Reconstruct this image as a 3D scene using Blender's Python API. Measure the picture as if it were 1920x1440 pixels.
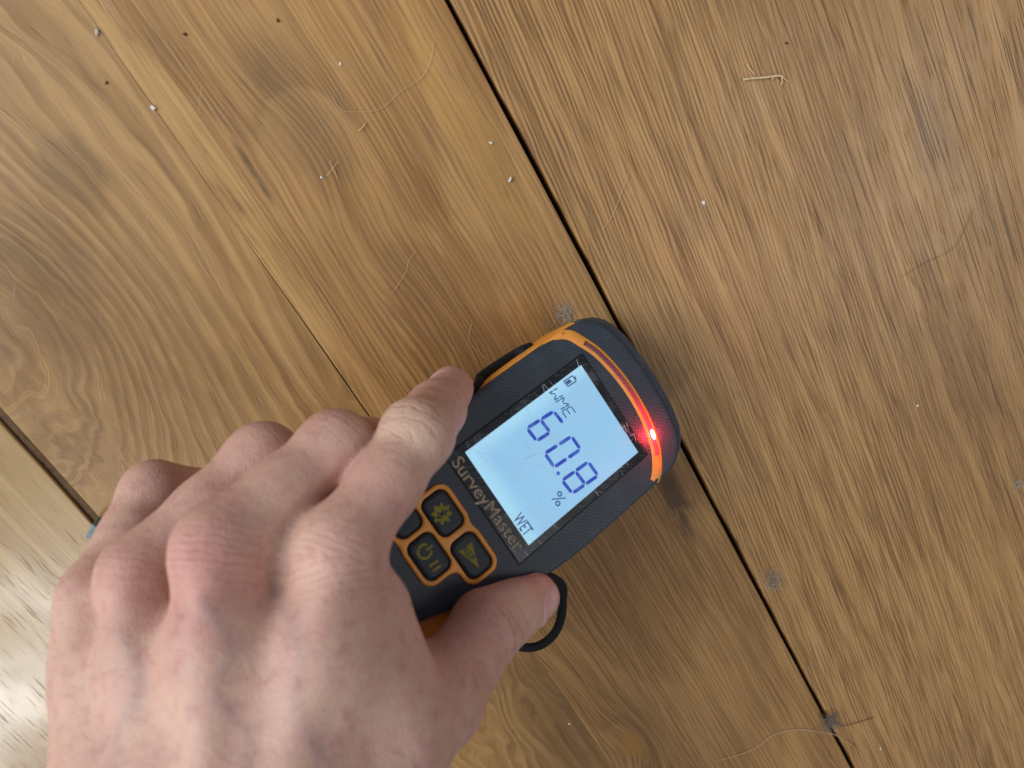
import bpy, bmesh, math, random
import numpy as np
from mathutils import Vector, Matrix

random.seed(7)
rng = np.random.default_rng(7)
for o in list(bpy.data.objects):
    bpy.data.objects.remove(o, do_unlink=True)
scene = bpy.context.scene
COL = scene.collection

# ------------------------------------------------------------------ camera
U = 0.040                                     # metres per device unit (half a screen width = 0.5 U)
FPX, CX, CY = 1440.0, 960.0, 720.0            # photograph: focal length and centre in pixels (1920 x 1440)
V1 = np.array([.48544467, .80431519, .34266683])      # board direction seen from the camera
NN = np.array([.17706588, .29337387, -.939457])       # floor normal seen from the camera
XX = np.cross(V1, NN)
WC = np.stack([XX, V1, NN])                   # camera axes (right, down, forward) -> world
HC = 7.66 * U                                 # camera height above the boards
CAMPOS = np.array([0, 0, HC])

cam = bpy.data.cameras.new('camera'); camo = bpy.data.objects.new('camera', cam); COL.objects.link(camo)
cam.sensor_width = 36.0; cam.lens = 36.0 * FPX / 1920.0
cam.clip_start = 0.01; cam.clip_end = 50.0
R3 = Matrix([[WC[i][0], -WC[i][1], -WC[i][2]] for i in range(3)])
camo.matrix_world = Matrix.Translation(Vector(CAMPOS)) @ R3.to_4x4()
cam.dof.use_dof = True; cam.dof.focus_distance = 0.315; cam.dof.aperture_fstop = 9.5
scene.camera = camo

# ------------------------------------------------------------------ light
world = bpy.data.worlds.new('World'); scene.world = world; world.use_nodes = True
bg = world.node_tree.nodes['Background']
bg.inputs[0].default_value = (0.80, 0.86, 1.0, 1); bg.inputs[1].default_value = 0.24

def area(name, loc, target, sx, sy, power, col):
    l = bpy.data.lights.new(name, 'AREA'); l.shape = 'RECTANGLE'; l.size = sx; l.size_y = sy
    l.energy = power; l.color = col
    o = bpy.data.objects.new(name, l); COL.objects.link(o); o.location = loc
    o.rotation_euler = (Vector(target) - Vector(loc)).to_track_quat('-Z', 'Y').to_euler()
    return o
area('window_light', (1.50, -1.30, 1.55), (0.0, 0.1, 0.0), 1.4, 1.6, 74.0, (0.93, 0.97, 1.0))
area('side_window_light', (1.05, 0.46, 0.98), (0.2, 0.1, 0.0), 0.20, 0.42, 5.5, (0.95, 0.98, 1.0))
area('far_window_light', (-1.15, 0.72, 1.60), (-0.2, 0.1, 0.0), 0.70, 0.70, 8.0, (1.0, 0.97, 0.92))

vs = scene.view_settings
vs.view_transform = 'Standard'; vs.look = 'None'; vs.gamma = 1.0; vs.use_curve_mapping = False; vs.exposure = -0.13

# ------------------------------------------------------------------ pixel helpers
def ray(px, py):
    return WC @ np.array([(px - CX) / FPX, (py - CY) / FPX, 1.0])
def fl(px, py, z=0.0):                        # the point of height z under a pixel
    r = ray(px, py); return CAMPOS + r * ((HC - z) / -r[2])
def cpt(px, py, d):                           # camera-frame point at depth d
    return np.array([(px - CX) / FPX, (py - CY) / FPX, 1.0]) * d
def c2w(P):
    return np.asarray(P) @ WC.T + CAMPOS
# meter pose: columns = across (u), along (v), out of the face (w), camera frame
RD = np.array([[.55245651, .74502366, .37380684], [.82732447, -.54477651, -.13694078], [.10161706, .38491337, -.91734163]])
TD = np.array([.39410714, .62105834, 6.98326898])
def F(px, py, w=0.0):                         # pixel -> (u, v) on the meter face (device units)
    r = np.array([(px - CX) / FPX, (py - CY) / FPX, 1.0]); O = TD + RD[:, 2] * w
    t = (RD[:, 2] @ O) / (RD[:, 2] @ r); P = r * t - TD
    return np.array([P @ RD[:, 0], P @ RD[:, 1]])

# ------------------------------------------------------------------ object helpers
def mesh_obj(name, verts, faces, mat=None, parent=None, smooth=False):
    me = bpy.data.meshes.new(name); me.from_pydata([tuple(map(float, v)) for v in verts], [], [tuple(map(int, f)) for f in faces]); me.update()
    o = bpy.data.objects.new(name, me); COL.objects.link(o)
    if mat: me.materials.append(mat)
    if smooth: me.shade_smooth()
    if parent: o.parent = parent
    return o
def tag(o, label=None, cat=None, group=None, kind=None):
    if label: o['label'] = label
    if cat: o['category'] = cat
    if group: o['group'] = group
    if kind: o['kind'] = kind
    return o
def lin(r, g, b):
    f = lambda c: (c / 255 / 12.92) if c / 255 <= .04045 else ((c / 255 + .055) / 1.055) ** 2.4
    return (f(r), f(g), f(b), 1.0)

class NT:
    """a tiny node-tree writer"""
    def __init__(s, name):
        s.mat = bpy.data.materials.new(name); s.mat.use_nodes = True
        s.t = s.mat.node_tree; s.t.nodes.clear()
        s.out = s.t.nodes.new('ShaderNodeOutputMaterial')
    def n(s, typ, **kw):
        nd = s.t.nodes.new(typ)
        for k, v in kw.items(): setattr(nd, k, v)
        return nd
    def put(s, sock, v):
        if hasattr(v, 'is_output') or isinstance(v, bpy.types.NodeSocket): s.t.links.new(v, sock)
        elif v is not None: sock.default_value = v
    def m(s, op, a, b=None, c=None, clamp=False):
        nd = s.n('ShaderNodeMath', operation=op, use_clamp=clamp)
        s.put(nd.inputs[0], a); s.put(nd.inputs[1], b)
        if c is not None: s.put(nd.inputs[2], c)
        return nd.outputs[0]
    def add(s, a, b): return s.m('ADD', a, b)
    def sub(s, a, b): return s.m('SUBTRACT', a, b)
    def mul(s, a, b): return s.m('MULTIPLY', a, b)
    def ss(s, x, lo, hi, a=0.0, b=1.0):
        nd = s.n('ShaderNodeMapRange', interpolation_type='SMOOTHSTEP'); s.put(nd.inputs[0], x)
        for i, v in zip((1, 2, 3, 4), (lo, hi, a, b)): s.put(nd.inputs[i], v)
        return nd.outputs[0]
    def mr(s, x, lo, hi, a=0.0, b=1.0):
        nd = s.n('ShaderNodeMapRange'); s.put(nd.inputs[0], x)
        for i, v in zip((1, 2, 3, 4), (lo, hi, a, b)): s.put(nd.inputs[i], v)
        return nd.outputs[0]
    def vec(s, x, y, z=0.0):
        nd = s.n('ShaderNodeCombineXYZ'); s.put(nd.inputs[0], x); s.put(nd.inputs[1], y); s.put(nd.inputs[2], z); return nd.outputs[0]
    def coords(s, which='Object'):
        tc = s.n('ShaderNodeTexCoord'); sp = s.n('ShaderNodeSeparateXYZ'); s.t.links.new(tc.outputs[which], sp.inputs[0])
        return tc.outputs[which], sp.outputs[0], sp.outputs[1], sp.outputs[2]
    def noise(s, v, scale=1.0, detail=2.0, rough=.5, dist=0.0, dims='3D'):
        nd = s.n('ShaderNodeTexNoise', noise_dimensions=dims); s.put(nd.inputs['Vector'], v)
        s.put(nd.inputs['Scale'], scale); s.put(nd.inputs['Detail'], detail); s.put(nd.inputs['Roughness'], rough); s.put(nd.inputs['Distortion'], dist)
        return nd.outputs['Fac']
    def voro(s, v, scale=1.0, feature='F1', out='Distance'):
        nd = s.n('ShaderNodeTexVoronoi', feature=feature); s.put(nd.inputs['Vector'], v); s.put(nd.inputs['Scale'], scale)
        return nd.outputs[out]
    def mix(s, f, a, b, blend='MIX'):
        nd = s.n('ShaderNodeMix', data_type='RGBA', blend_type=blend, clamp_factor=True)
        s.put(nd.inputs[0], f); s.put(nd.inputs[6], a); s.put(nd.inputs[7], b); return nd.outputs[2]
    def attr(s, name):
        nd = s.n('ShaderNodeAttribute', attribute_name=name); return nd.outputs['Fac']
    def bump(s, h, strength=1.0, dist=.001, normal=None):
        nd = s.n('ShaderNodeBump'); s.put(nd.inputs['Height'], h); s.put(nd.inputs['Strength'], strength); s.put(nd.inputs['Distance'], dist)
        if normal is not None: s.put(nd.inputs['Normal'], normal)
        return nd.outputs[0]
    def bsdf(s, **kw):
        nd = s.n('ShaderNodeBsdfPrincipled')
        for k, v in kw.items(): s.put(nd.inputs[k.replace('_', ' ')], v)
        s.t.links.new(nd.outputs[0], s.out.inputs[0]); return nd

# ------------------------------------------------------------------ wood
def wood(name, light, mid, dark, ox=0.0, oy=0.0, spacing=.0055, parab=None, slope=0.0, bumps=(), warp=.004, warp2=.0012,
         ring_c=.55, fleck=0.0, fleck_x=None, fang=7, fsc=(640, 46), longpore=0.0, gscale=.9, corr=0.0, bmp=1.0, pore=.5, swirl=0.0, rough=.42, stains_and_shade=(), seed=0.0, tone=.35, streak=.5):
    k = NT(name); P, x, y, z = k.coords()
    sd = seed * 3.17
    # slow waviness of the grain, stretched along the board
    w1 = k.sub(k.noise(k.vec(k.mul(x, 14), k.mul(y, 3.2), sd), 1.0, 2.0), .5)
    w2 = k.sub(k.noise(k.vec(k.mul(x, 70), k.mul(y, 16), sd + 4), 1.0, 2.0), .5)
    f = k.add(k.sub(x, ox), k.add(k.mul(w1, warp * 4), k.mul(w2, warp2 * 4)))
    if parab:                                   # cathedral: parabolic contours
        a, b = parab
        dx = k.sub(x, ox); f = k.add(k.mul(k.mul(dx, dx), a), k.add(k.mul(k.sub(y, oy), b), k.add(k.mul(w1, warp * 6), k.mul(w2, warp2 * 5))))
    if slope: f = k.add(f, k.mul(y, slope))
    for (bx, by, sx, sy, A) in bumps:           # eyes and knots: closed contours
        dx = k.mul(k.sub(x, bx), 1 / sx); dy = k.mul(k.sub(y, by), 1 / sy)
        e = k.m('POWER', 2.718, k.mul(k.add(k.mul(dx, dx), k.mul(dy, dy)), -1.0))
        f = k.add(f, k.mul(e, A))
    if swirl:
        s1 = k.sub(k.noise(k.vec(k.mul(x, 26), k.mul(y, 17), sd + 8), 1.0, 3.0, .55, 1.2), .5)
        mk = k.ss(k.noise(k.vec(k.mul(x, 9), k.mul(y, 6), sd + 1.3), 1.0, 1.0), .40, .60)
        f = k.add(f, k.mul(k.mul(s1, mk), swirl))
    ph = k.m('FRACT', k.mul(f, 1 / spacing))
    ring = k.mul(k.ss(ph, 0.0, .72), k.ss(ph, 1.0, .86))                 # slow rise, quick fall
    ringvar = k.noise(k.vec(k.mul(f, 90), sd, k.mul(y, 2)), 1.0, 1.0)
    ring = k.mul(ring, k.mr(ringvar, .3, .7, .45, 1.0))
    # fibres and pores
    fx = f
    if parab:
        fx = k.add(x, k.add(k.mul(w1, .012), k.mul(w2, .003)))
        for (bx, by, sx, sy, A) in bumps:
            dx = k.mul(k.sub(x, bx), 1 / sx); dy = k.mul(k.sub(y, by), 1 / sy)
            e = k.m('POWER', 2.718, k.mul(k.add(k.mul(dx, dx), k.mul(dy, dy)), -1.0))
            fx = k.add(fx, k.mul(e, A * gscale))
    fib = k.noise(k.vec(k.mul(fx, 950), k.mul(y, 22), sd), 1.0, 3.0, .6)
    fib2 = k.noise(k.vec(k.mul(fx, 320), k.mul(y, 5.0), sd + 2), 1.0, 3.0, .6)
    por = k.ss(k.noise(k.vec(k.mul(fx, 1250), k.mul(y, 62), sd + 5), 1.0, 1.0), .60, .72)
    por = k.mul(por, k.mr(ring, 0, 1, .35, 1.0))
    mot = k.noise(k.vec(k.mul(x, 11), k.mul(y, 5), sd + 3), 1.0, 3.0, .55)
    c = k.mix(k.mul(ring, ring_c), light, mid)
    c = k.mix(k.mul(k.ss(fib2, .40, .66), streak), c, mid)
    c = k.mix(k.mul(k.ss(mot, .42, .68), tone), c, dark)
    c = k.mix(k.mul(k.ss(fib, .48, .72), .30), c, dark)
    c = k.mix(k.mul(por, pore), c, (dark[0] * .55, dark[1] * .5, dark[2] * .45, 1))
    hgt = k.sub(k.mul(fib, .5), k.mul(por, .8))
    if fleck:                                   # slanting pale ray flecks with dark gaps
        ang = math.radians(fang); ca, sa = math.cos(ang), math.sin(ang)
        fx_ = fx if parab else k.add(k.mul(x, .7), k.mul(f, .3))
        rx = k.add(k.mul(fx_, ca), k.mul(y, -sa)); ry = k.add(k.mul(x, sa), k.mul(y, ca))
        fk = k.noise(k.vec(k.mul(rx, fsc[0]), k.mul(ry, fsc[1]), sd + 6), 1.0, 1.0, .5, .1)
        fk3 = k.noise(k.vec(k.mul(rx, fsc[0] * .8), k.mul(ry, fsc[1] * .3), sd + 7), 1.0, 2.0, .5, 0.0)
        fk = k.add(k.mul(fk, .5), k.mul(fk3, .5))
        if corr:
            pn = k.noise(k.vec(k.mul(rx, 130), k.mul(ry, 24), sd + 11), 1.0, 2.0, .5)
            am = k.noise(k.vec(k.mul(rx, 260), k.mul(ry, 38), sd + 12), 1.0, 1.0)
            sn = k.m('SINE', k.mul(k.add(k.mul(rx, 1 / corr), k.mul(pn, 2.4)), 6.283))
            fk = k.add(k.mul(fk, .55), k.add(.225, k.mul(sn, k.mr(am, .35, .65, .02, .10))))
        if fleck_x:
            mask = k.ss(k.add(x, k.mul(w1, .08)), fleck_x[0], fleck_x[1], .22, 1.0)
        else: mask = 1.0
        c = k.mix(k.mul(k.mul(k.ss(fk, .49, .58), mask), fleck), c, (light[0] * 1.18, light[1] * 1.2, light[2] * 1.28, 1))
        c = k.mix(k.mul(k.mul(k.ss(fk, .49, .40), mask), fleck * .8), c, dark)
        hgt = k.add(hgt, k.mul(fk, .4))
    if longpore:
        lpn = k.noise(k.vec(k.mul(k.add(x, k.mul(w1, .004)), 1150), k.mul(y, 15), sd + 9), 1.0, 1.0)
        lpm = k.ss(lpn, .60, .67)
        if fleck_x: lpm = k.mul(lpm, k.ss(k.add(x, k.mul(w1, .08)), fleck_x[0] - .02, fleck_x[1] + .03, 1.0, .12))
        c = k.mix(k.mul(lpm, longpore), c, (dark[0] * .45, dark[1] * .4, dark[2] * .35, 1)); hgt = k.sub(hgt, k.mul(lpm, .8))
    for (bx, by, sx, sy, amt, colr) in stains_and_shade:
        dx = k.mul(k.sub(x, bx), 1 / sx); dy = k.mul(k.sub(y, by), 1 / sy)
        nz = k.noise(k.vec(k.mul(x, 120), k.mul(y, 40), sd), 1.0, 3.0, .6)
        e = k.m('POWER', 2.718, k.mul(k.add(k.mul(dx, dx), k.mul(dy, dy)), -1.0))
        c = k.mix(k.mul(k.ss(k.mul(e, k.mr(nz, .3, .7, .35, 1.5)), .12, .8), amt), c, colr)
    # lacquer: uneven gloss, fine scratches and scuffs
    scv = k.noise(k.vec(k.mul(k.add(x, k.mul(y, .8)), 30), k.mul(k.sub(y, x), 900), sd), 1.0, 2.0)
    scr = k.mul(k.ss(scv, .70, .76), k.ss(k.noise(P, 30, 1.0), .5, .62))
    c = k.mix(k.mul(scr, .18), c, (.62, .55, .46, 1))
    rgh = k.add(k.mr(k.noise(P, 18, 3.0, .6), .3, .7, rough - .07, rough + .10), k.mul(por, .2))
    nrm = k.bump(hgt, .35 * bmp, .00035)
    nrm = k.bump(k.noise(k.vec(k.mul(x, 30), k.mul(y, 9), sd), 1.0, 2.0), .25, .0012, nrm)
    k.bsdf(Base_Color=c, Roughness=rgh, Normal=nrm, Specular_IOR_Level=.5)
    return k.mat

def plain(name, col, rough=.5, spec=.5, noise_amt=.0, scale=400, bump=0.0, metallic=0.0, dark=None):
    k = NT(name); P, x, y, z = k.coords()
    nz = k.noise(P, scale, 3.0, .6)
    c = k.mix(k.mul(k.ss(nz, .35, .7), noise_amt), col, dark or (col[0] * .5, col[1] * .5, col[2] * .5, 1)) if noise_amt else col
    kw = dict(Base_Color=c, Roughness=rough, Specular_IOR_Level=spec, Metallic=metallic)
    if bump: kw['Normal'] = k.bump(nz, bump, .0004)
    k.bsdf(**kw); return k.mat

LT, MD, DK = lin(186, 150, 96), lin(140, 104, 58), lin(98, 68, 36)
def bump_at(px, py, sx, sy, A): p = fl(px, py); return (p[0], p[1], sx, sy, A)
def stain_or_shade_at(px, py, sx, sy, amt, c): p = fl(px, py); return (p[0], p[1], sx, sy, amt, c)
w_right = wood('oak_straight_grain', lin(178, 137, 86), lin(136, 97, 53), lin(86, 57, 29), ox=-.10, spacing=.016, warp=.006, warp2=.0006, ring_c=.6,
               fleck=.60, corr=.0017, fleck_x=(-.24, -.10), fang=4, fsc=(760, 40), pore=.4, rough=.40, seed=1, tone=.35, longpore=.75, streak=.5,
               stains_and_shade=[stain_or_shade_at(1760, 260, .012, .02, .22, lin(90, 72, 62)), stain_or_shade_at(1300, 420, .01, .012, .16, lin(90, 72, 58)), stain_or_shade_at(1800, 640, .012, .06, .4, lin(100, 68, 38)), stain_or_shade_at(1400, 650, .03, .04, .25, lin(108, 76, 42))])
w_mid = wood('oak_cathedral_grain', lin(180, 138, 85), lin(136, 96, 53), lin(88, 60, 32), ox=.004, oy=.06, spacing=.0060, parab=(2.6, .05), warp=.0012, warp2=.0003,
             ring_c=.62, pore=.35, rough=.38, seed=2, tone=.34, streak=.4, fleck=.32, corr=.0021, fang=0, fsc=(700, 34), gscale=.9,
             bumps=[bump_at(600, 270, .016, .030, .0085), bump_at(1190, 1395, .011, .022, .010), bump_at(830, 600, .014, .04, .005), bump_at(1080, 1330, .02, .06, .006)],
             stains_and_shade=[stain_or_shade_at(1272, 950, .006, .024, .75, lin(62, 46, 32)), stain_or_shade_at(1300, 900, .012, .02, .45, lin(84, 56, 34)), stain_or_shade_at(480, 330, .0016, .016, .7, lin(70, 50, 30)), stain_or_shade_at(1180, 1395, .006, .011, .7, lin(170, 122, 60)),  # first two paint the meter's soft cast shadow into the wood colour
                     stain_or_shade_at(860, 580, .03, .05, .35, lin(108, 74, 40)), stain_or_shade_at(560, 230, .018, .035, .35, lin(108, 84, 58)), (.0535, -.02, .006, .11, .38, lin(196, 158, 98)), (-.035, .02, .012, .05, .4, lin(182, 140, 76))])
w_left = wood('oak_figured_grain', lin(174, 136, 85), lin(132, 95, 53), lin(86, 59, 34), ox=.10, spacing=.007, warp=.006, warp2=.002, ring_c=.75, pore=.2, swirl=.05, rough=.38, seed=3.3, tone=.5, streak=.3, fleck=.14, fang=0, fsc=(420, 40),
              bumps=[bump_at(60, 620, .035, .055, .06), bump_at(330, 250, .03, .09, .02)],
              stains_and_shade=[stain_or_shade_at(150, 330, .012, .018, .4, lin(92, 72, 46)), stain_or_shade_at(60, 560, .03, .03, .3, lin(96, 72, 46)), stain_or_shade_at(250, 690, .05, .05, .25, lin(104, 74, 40))])
w_far = wood('oak_plain_board', lin(180, 150, 104), lin(146, 114, 70), DK, ox=.2, spacing=.011, warp=.005, ring_c=.5, pore=.4, rough=.24, bmp=.35, seed=4.1, tone=.3)
w_any = wood('oak_further_board', lin(176, 142, 92), MD, DK, ox=.0, spacing=.010, warp=.006, ring_c=.5, fleck=.25, pore=.5, rough=.42, seed=5.7)

# ------------------------------------------------------------------ floor
dark_gap = plain('dark_gap', lin(24, 17, 12), .9, .1)
filler = plain('joint_filler', lin(98, 76, 54), .8, .2, .6, 500, .4)
Y0, Y1 = -1.1, 1.7
fv = [(-1.52, Y0, -.022), (1.49, Y0, -.022), (1.49, Y1, -.022), (-1.52, Y1, -.022)]
floor = mesh_obj('floor', fv, [(0, 1, 2, 3)], dark_gap); tag(floor, kind='structure')
def plank(x0, x1, mat, top=0.0, y0=Y0, y1=Y1, jag=.0002, bl=.0007, br=.0007, open_r=0.0):
    n = 260; ys = np.linspace(y0, y1, n); vs_, fs = [], []
    a = rng.normal(0, jag, (n, 2)); a = (a + np.roll(a, 1, 0)) / 1.5
    for i, yy in enumerate(ys):
        l, r = x0 + a[i, 0], x1 + a[i, 1]
        if open_r:
            sh = min(1, max(0, (.24 - yy) / .06)); r -= open_r * min(1, max(0, yy / .07)) * sh; br = .00006 + .00024 * sh
        vs_ += [(l, yy, top - .02), (l, yy, top - bl), (l + bl * .35, yy, top - bl * .3), (l + bl, yy, top), (r - br, yy, top), (r - br * .35, yy, top - br * .3), (r, yy, top - br), (r, yy, top - .02)]
    for i in range(n - 1):
        for j in range(7):
            p = i * 8 + j; fs.append((p, p + 1, p + 9, p + 8)[::-1])
    fs.append(tuple(range(8))); fs.append(tuple(range((n - 1) * 8, n * 8))[::-1])
    return mesh_obj('plank', vs_, fs, mat, floor)
plank(-.300, -.0532, w_right, 0.0)
plank(-.0510, .05788, w_mid, 0.0, br=.00030, jag=.00003, open_r=.0004)
plank(.05793, .1715, w_left, .00002, bl=.00012, jag=.00003)
plank(.1752, .290, w_far, -.0003)
more = [(-.302 - .122 * (j + 1) + .0015, -.302 - .122 * j) for j in range(10)] + [(.2915 + .12 * j, .2915 + .12 * (j + 1) - .0015) for j in range(10)]
for i, (a, b) in enumerate(more):
    plank(a, b, w_any if i % 2 else w_far, rng.normal(0, .0001))
nf = 200; ys = np.linspace(Y0, Y1, nf)
fvv = [(x, y, -.0016 + rng.normal(0, .00025)) for y in ys for x in (.1713, .1726, .1740, .1754)]
mesh_obj('joint_filler', fvv, [(i * 4 + j, i * 4 + j + 1, i * 4 + j + 5, i * 4 + j + 4) for i in range(nf - 1) for j in range(3)], filler, floor, True)

# ------------------------------------------------------------------ moisture meter
OFF = np.array([0.0, 1.0, -.85])                    # the Empty sits at the back of the head
def dloc(p): return (np.asarray(p, float) - OFF) * U
meter = bpy.data.objects.new('moisture_meter', None); COL.objects.link(meter); meter.empty_display_size = .01
_c = c2w((TD + RD @ OFF) * U); _B = WC @ RD
meter.matrix_world = Matrix([[_B[i][0], _B[i][1], _B[i][2], _c[i]] for i in range(3)] + [[0, 0, 0, 1]])
tag(meter, 'dark rubber hand-held moisture meter with orange sides and lit blue display', 'moisture meter')

def dmesh(name, pts, faces, mat, parent=None, smooth=False):
    return mesh_obj(name, [dloc(p) for p in pts], faces, mat, parent or meter, smooth)

# materials
def rubber_mat(name, col, hatch=True):
    k = NT(name); P, x, y, z = k.coords()
    dust = k.noise(P, 60, 4.0, .65); fine = k.noise(P, 1600, 2.0, .6)
    sc = k.noise(k.vec(k.mul(k.add(x, k.mul(y, .5)), 90), k.mul(k.sub(y, k.mul(x, .5)), 2600), z), 1.0, 1.0)
    scr = k.mul(k.ss(sc, .70, .76), k.ss(k.noise(P, 140, 1.0), .48, .6))
    sp = k.ss(k.voro(P, 420), .16, .07)
    sp = k.mul(sp, k.ss(k.noise(P, 120, 1.0), .56, .66))
    c = k.mix(k.mul(k.ss(dust, .45, .75), .55), col, (col[0] * 2.3, col[1] * 2.2, col[2] * 2.1, 1))
    c = k.mix(k.mul(scr, .35), c, (.22, .22, .22, 1)); c = k.mix(k.mul(sp, .4), c, (.25, .25, .24, 1))
    h = k.mul(fine, .35)
    if hatch:
        a = k.m('SINE', k.mul(k.add(x, y), 3600)); b = k.m('SINE', k.mul(k.sub(x, y), 3600))
        hh = k.m('MAXIMUM', a, b)
        h = k.add(h, k.mul(hh, .35)); c = k.mix(k.mul(k.ss(hh, .4, .95), .30), c, (col[0] * 2.6, col[1] * 2.6, col[2] * 2.6, 1))
    k.bsdf(Base_Color=c, Roughness=k.mr(dust, .3, .7, .46, .62), Specular_IOR_Level=.5, Normal=k.bump(h, .35, .00025)); return k.mat
m_rub = rubber_mat('dark_rubber', (.024, .032, .045, 1))
m_rub2 = rubber_mat('dark_rubber_plain', (.050, .064, .090, 1), False)
k = NT('orange_plastic'); P, x, y, z = k.coords()
nz = k.noise(P, 90, 4.0, .6)
k.bsdf(Base_Color=k.mix(k.mul(k.ss(nz, .5, .75), .35), lin(232, 154, 62), lin(168, 106, 44)), Roughness=.42, Normal=k.bump(k.noise(P, 2200, 2.0), .12, .0002))
m_org = k.mat
m_key = plain('key_rubber', (.022, .030, .042, 1), .55, .4, .3, 900, .1)
m_keyp = plain('key_print', lin(140, 134, 30), .6, .3, .5, 900, dark=(.10, .09, .02, 1))
m_print = plain('tan_print', lin(200, 180, 152), .55, .3, .45, 500)
m_black = plain('black_gap', (.006, .007, .009, 1), .6, .3)

# outline of the meter, right half from the head's apex to the tail (device units)
HALF = [(0, 1.395), (.14, 1.392), (.30, 1.380), (.46, 1.358), (.60, 1.318), (.71, 1.260), (.785, 1.18), (.835, 1.07), (.858, .93), (.864, .7), (.868, .4), (.87, .1), (.868, -.25), (.855, -.52),
        (.83, -.72), (.78, -.92), (.72, -1.12), (.67, -1.35), (.635, -1.65), (.62, -2.0), (.62, -2.4), (.63, -2.8), (.60, -3.08), (.52, -3.28), (.38, -3.40), (.2, -3.44), (0, -3.45)]
def mirror(h): return np.array(h + [(-a, b) for a, b in h[-2:0:-1]])
def catmull(P, n=3, closed=True):
    P = np.asarray(P, float); N = len(P); out = []
    for i in range(N if closed else N - 1):
        p0, p1, p2, p3 = (P[(i - 1) % N], P[i], P[(i + 1) % N], P[(i + 2) % N]) if closed else (P[max(i - 1, 0)], P[i], P[i + 1], P[min(i + 2, N - 1)])
        for j in range(n):
            t = j / n
            out.append(.5 * ((2 * p1) + (-p0 + p2) * t + (2 * p0 - 5 * p1 + 4 * p2 - p3) * t * t + (-p0 + 3 * p1 - 3 * p2 + p3) * t ** 3))
    if not closed: out.append(P[-1])
    return np.array(out)
OUT = catmull(mirror(HALF), 3)
def inset(P, d):
    P = np.asarray(P); T = np.roll(P, -1, 0) - np.roll(P, 1, 0); T /= np.linalg.norm(T, axis=1)[:, None] + 1e-9
    Nn = np.stack([-T[:, 1], T[:, 0]], 1)                  # outline runs clockwise: right-hand normal points inward
    c = P.mean(0)
    if ((c - P) * Nn).sum() < 0: Nn = -Nn
    return P + Nn * (np.asarray(d)[:, None] if np.ndim(d) else d)
def rings(name, ring_list, mat, cap_top=True, cap_bottom=True, smooth=True):
    """ring_list: [(2-D points, w or array of w)]"""
    n = len(ring_list[0][0]); V, Fc = [], []
    for P2, w in ring_list:
        ww = np.broadcast_to(w, (n,)); V += [(a, b, c) for (a, b), c in zip(P2, ww)]
    for r in range(len(ring_list) - 1):
        for i in range(n):
            j = (i + 1) % n; Fc.append((r * n + i, r * n + j, (r + 1) * n + j, (r + 1) * n + i))
    if cap_bottom: Fc.append(tuple(range(n))[::-1])
    if cap_top: Fc.append(tuple(range((len(ring_list) - 1) * n, len(ring_list) * n)))
    o = dmesh(name, V, Fc, mat, None, smooth)
    bm = bmesh.new(); bm.from_mesh(o.data); bmesh.ops.recalc_face_normals(bm, faces=bm.faces); bm.to_mesh(o.data); bm.free()
    if smooth:
        o.data.shade_smooth()
        for p in o.data.polygons:
            if len(p.vertices) > 8: p.use_smooth = False
    return o
vv = OUT[:, 1]
head = np.clip((vv - .93) / .12, 0, 1)                      # 1 on the head's front
# orange lower shell (stops short of the head)
shell = inset(OUT, -.014); shell[:, 1] = np.minimum(shell[:, 1], .98)
rings('side_shell', [(inset(shell, .10), -.83), (inset(shell, .03), -.78), (shell, -.66), (shell, -.16), (inset(shell, .012), -.10), (inset(shell, .04), -.085)], m_org)
# dark rubber cover: full width at the head, a narrowing tongue along the handle
CH = [(0, 1.275), (.14, 1.272), (.30, 1.260), (.46, 1.238), (.60, 1.200), (.705, 1.148), (.772, 1.085), (.826, 1.0), (.853, .88), (.861, .7), (.865, .4), (.867, .1), (.865, -.25), (.851, -.52),
      (.822, -.72), (.765, -.92), (.69, -1.10), (.61, -1.30), (.53, -1.50), (.46, -1.70), (.39, -1.92), (.345, -2.15), (.33, -2.45), (.33, -2.8), (.31, -3.0), (.24, -3.12), (.12, -3.18), (0, -3.19)]
COV = catmull(mirror(CH), 3); hv = np.clip((COV[:, 1] - .98) / .14, 0, 1)
rings('rubber_cover', [(COV, -.095), (COV, -.034), (inset(COV, .006), -.016), (inset(COV, .016), -.006), (inset(COV, .036), -.001), (inset(COV, .060), 0.0)], m_rub, True, True)
# head bumper, full depth, wraps the front
half_b = [(0, 1.398), (.14, 1.395), (.30, 1.383), (.46, 1.361), (.60, 1.321), (.71, 1.263), (.788, 1.18), (.840, 1.07), (.872, .95), (.60, .90), (.30, .90), (0, .90)]
HB = mirror(half_b)
rings('head_bumper', [(inset(HB, .06), -.85), (inset(HB, .02), -.82), (HB, -.72), (HB, -.20), (inset(HB, .006), -.13), (inset(HB, .022), -.082), (inset(HB, .05), -.058), (inset(HB, .09), -.046), (inset(HB, .13), -.042)], m_rub2)

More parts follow.
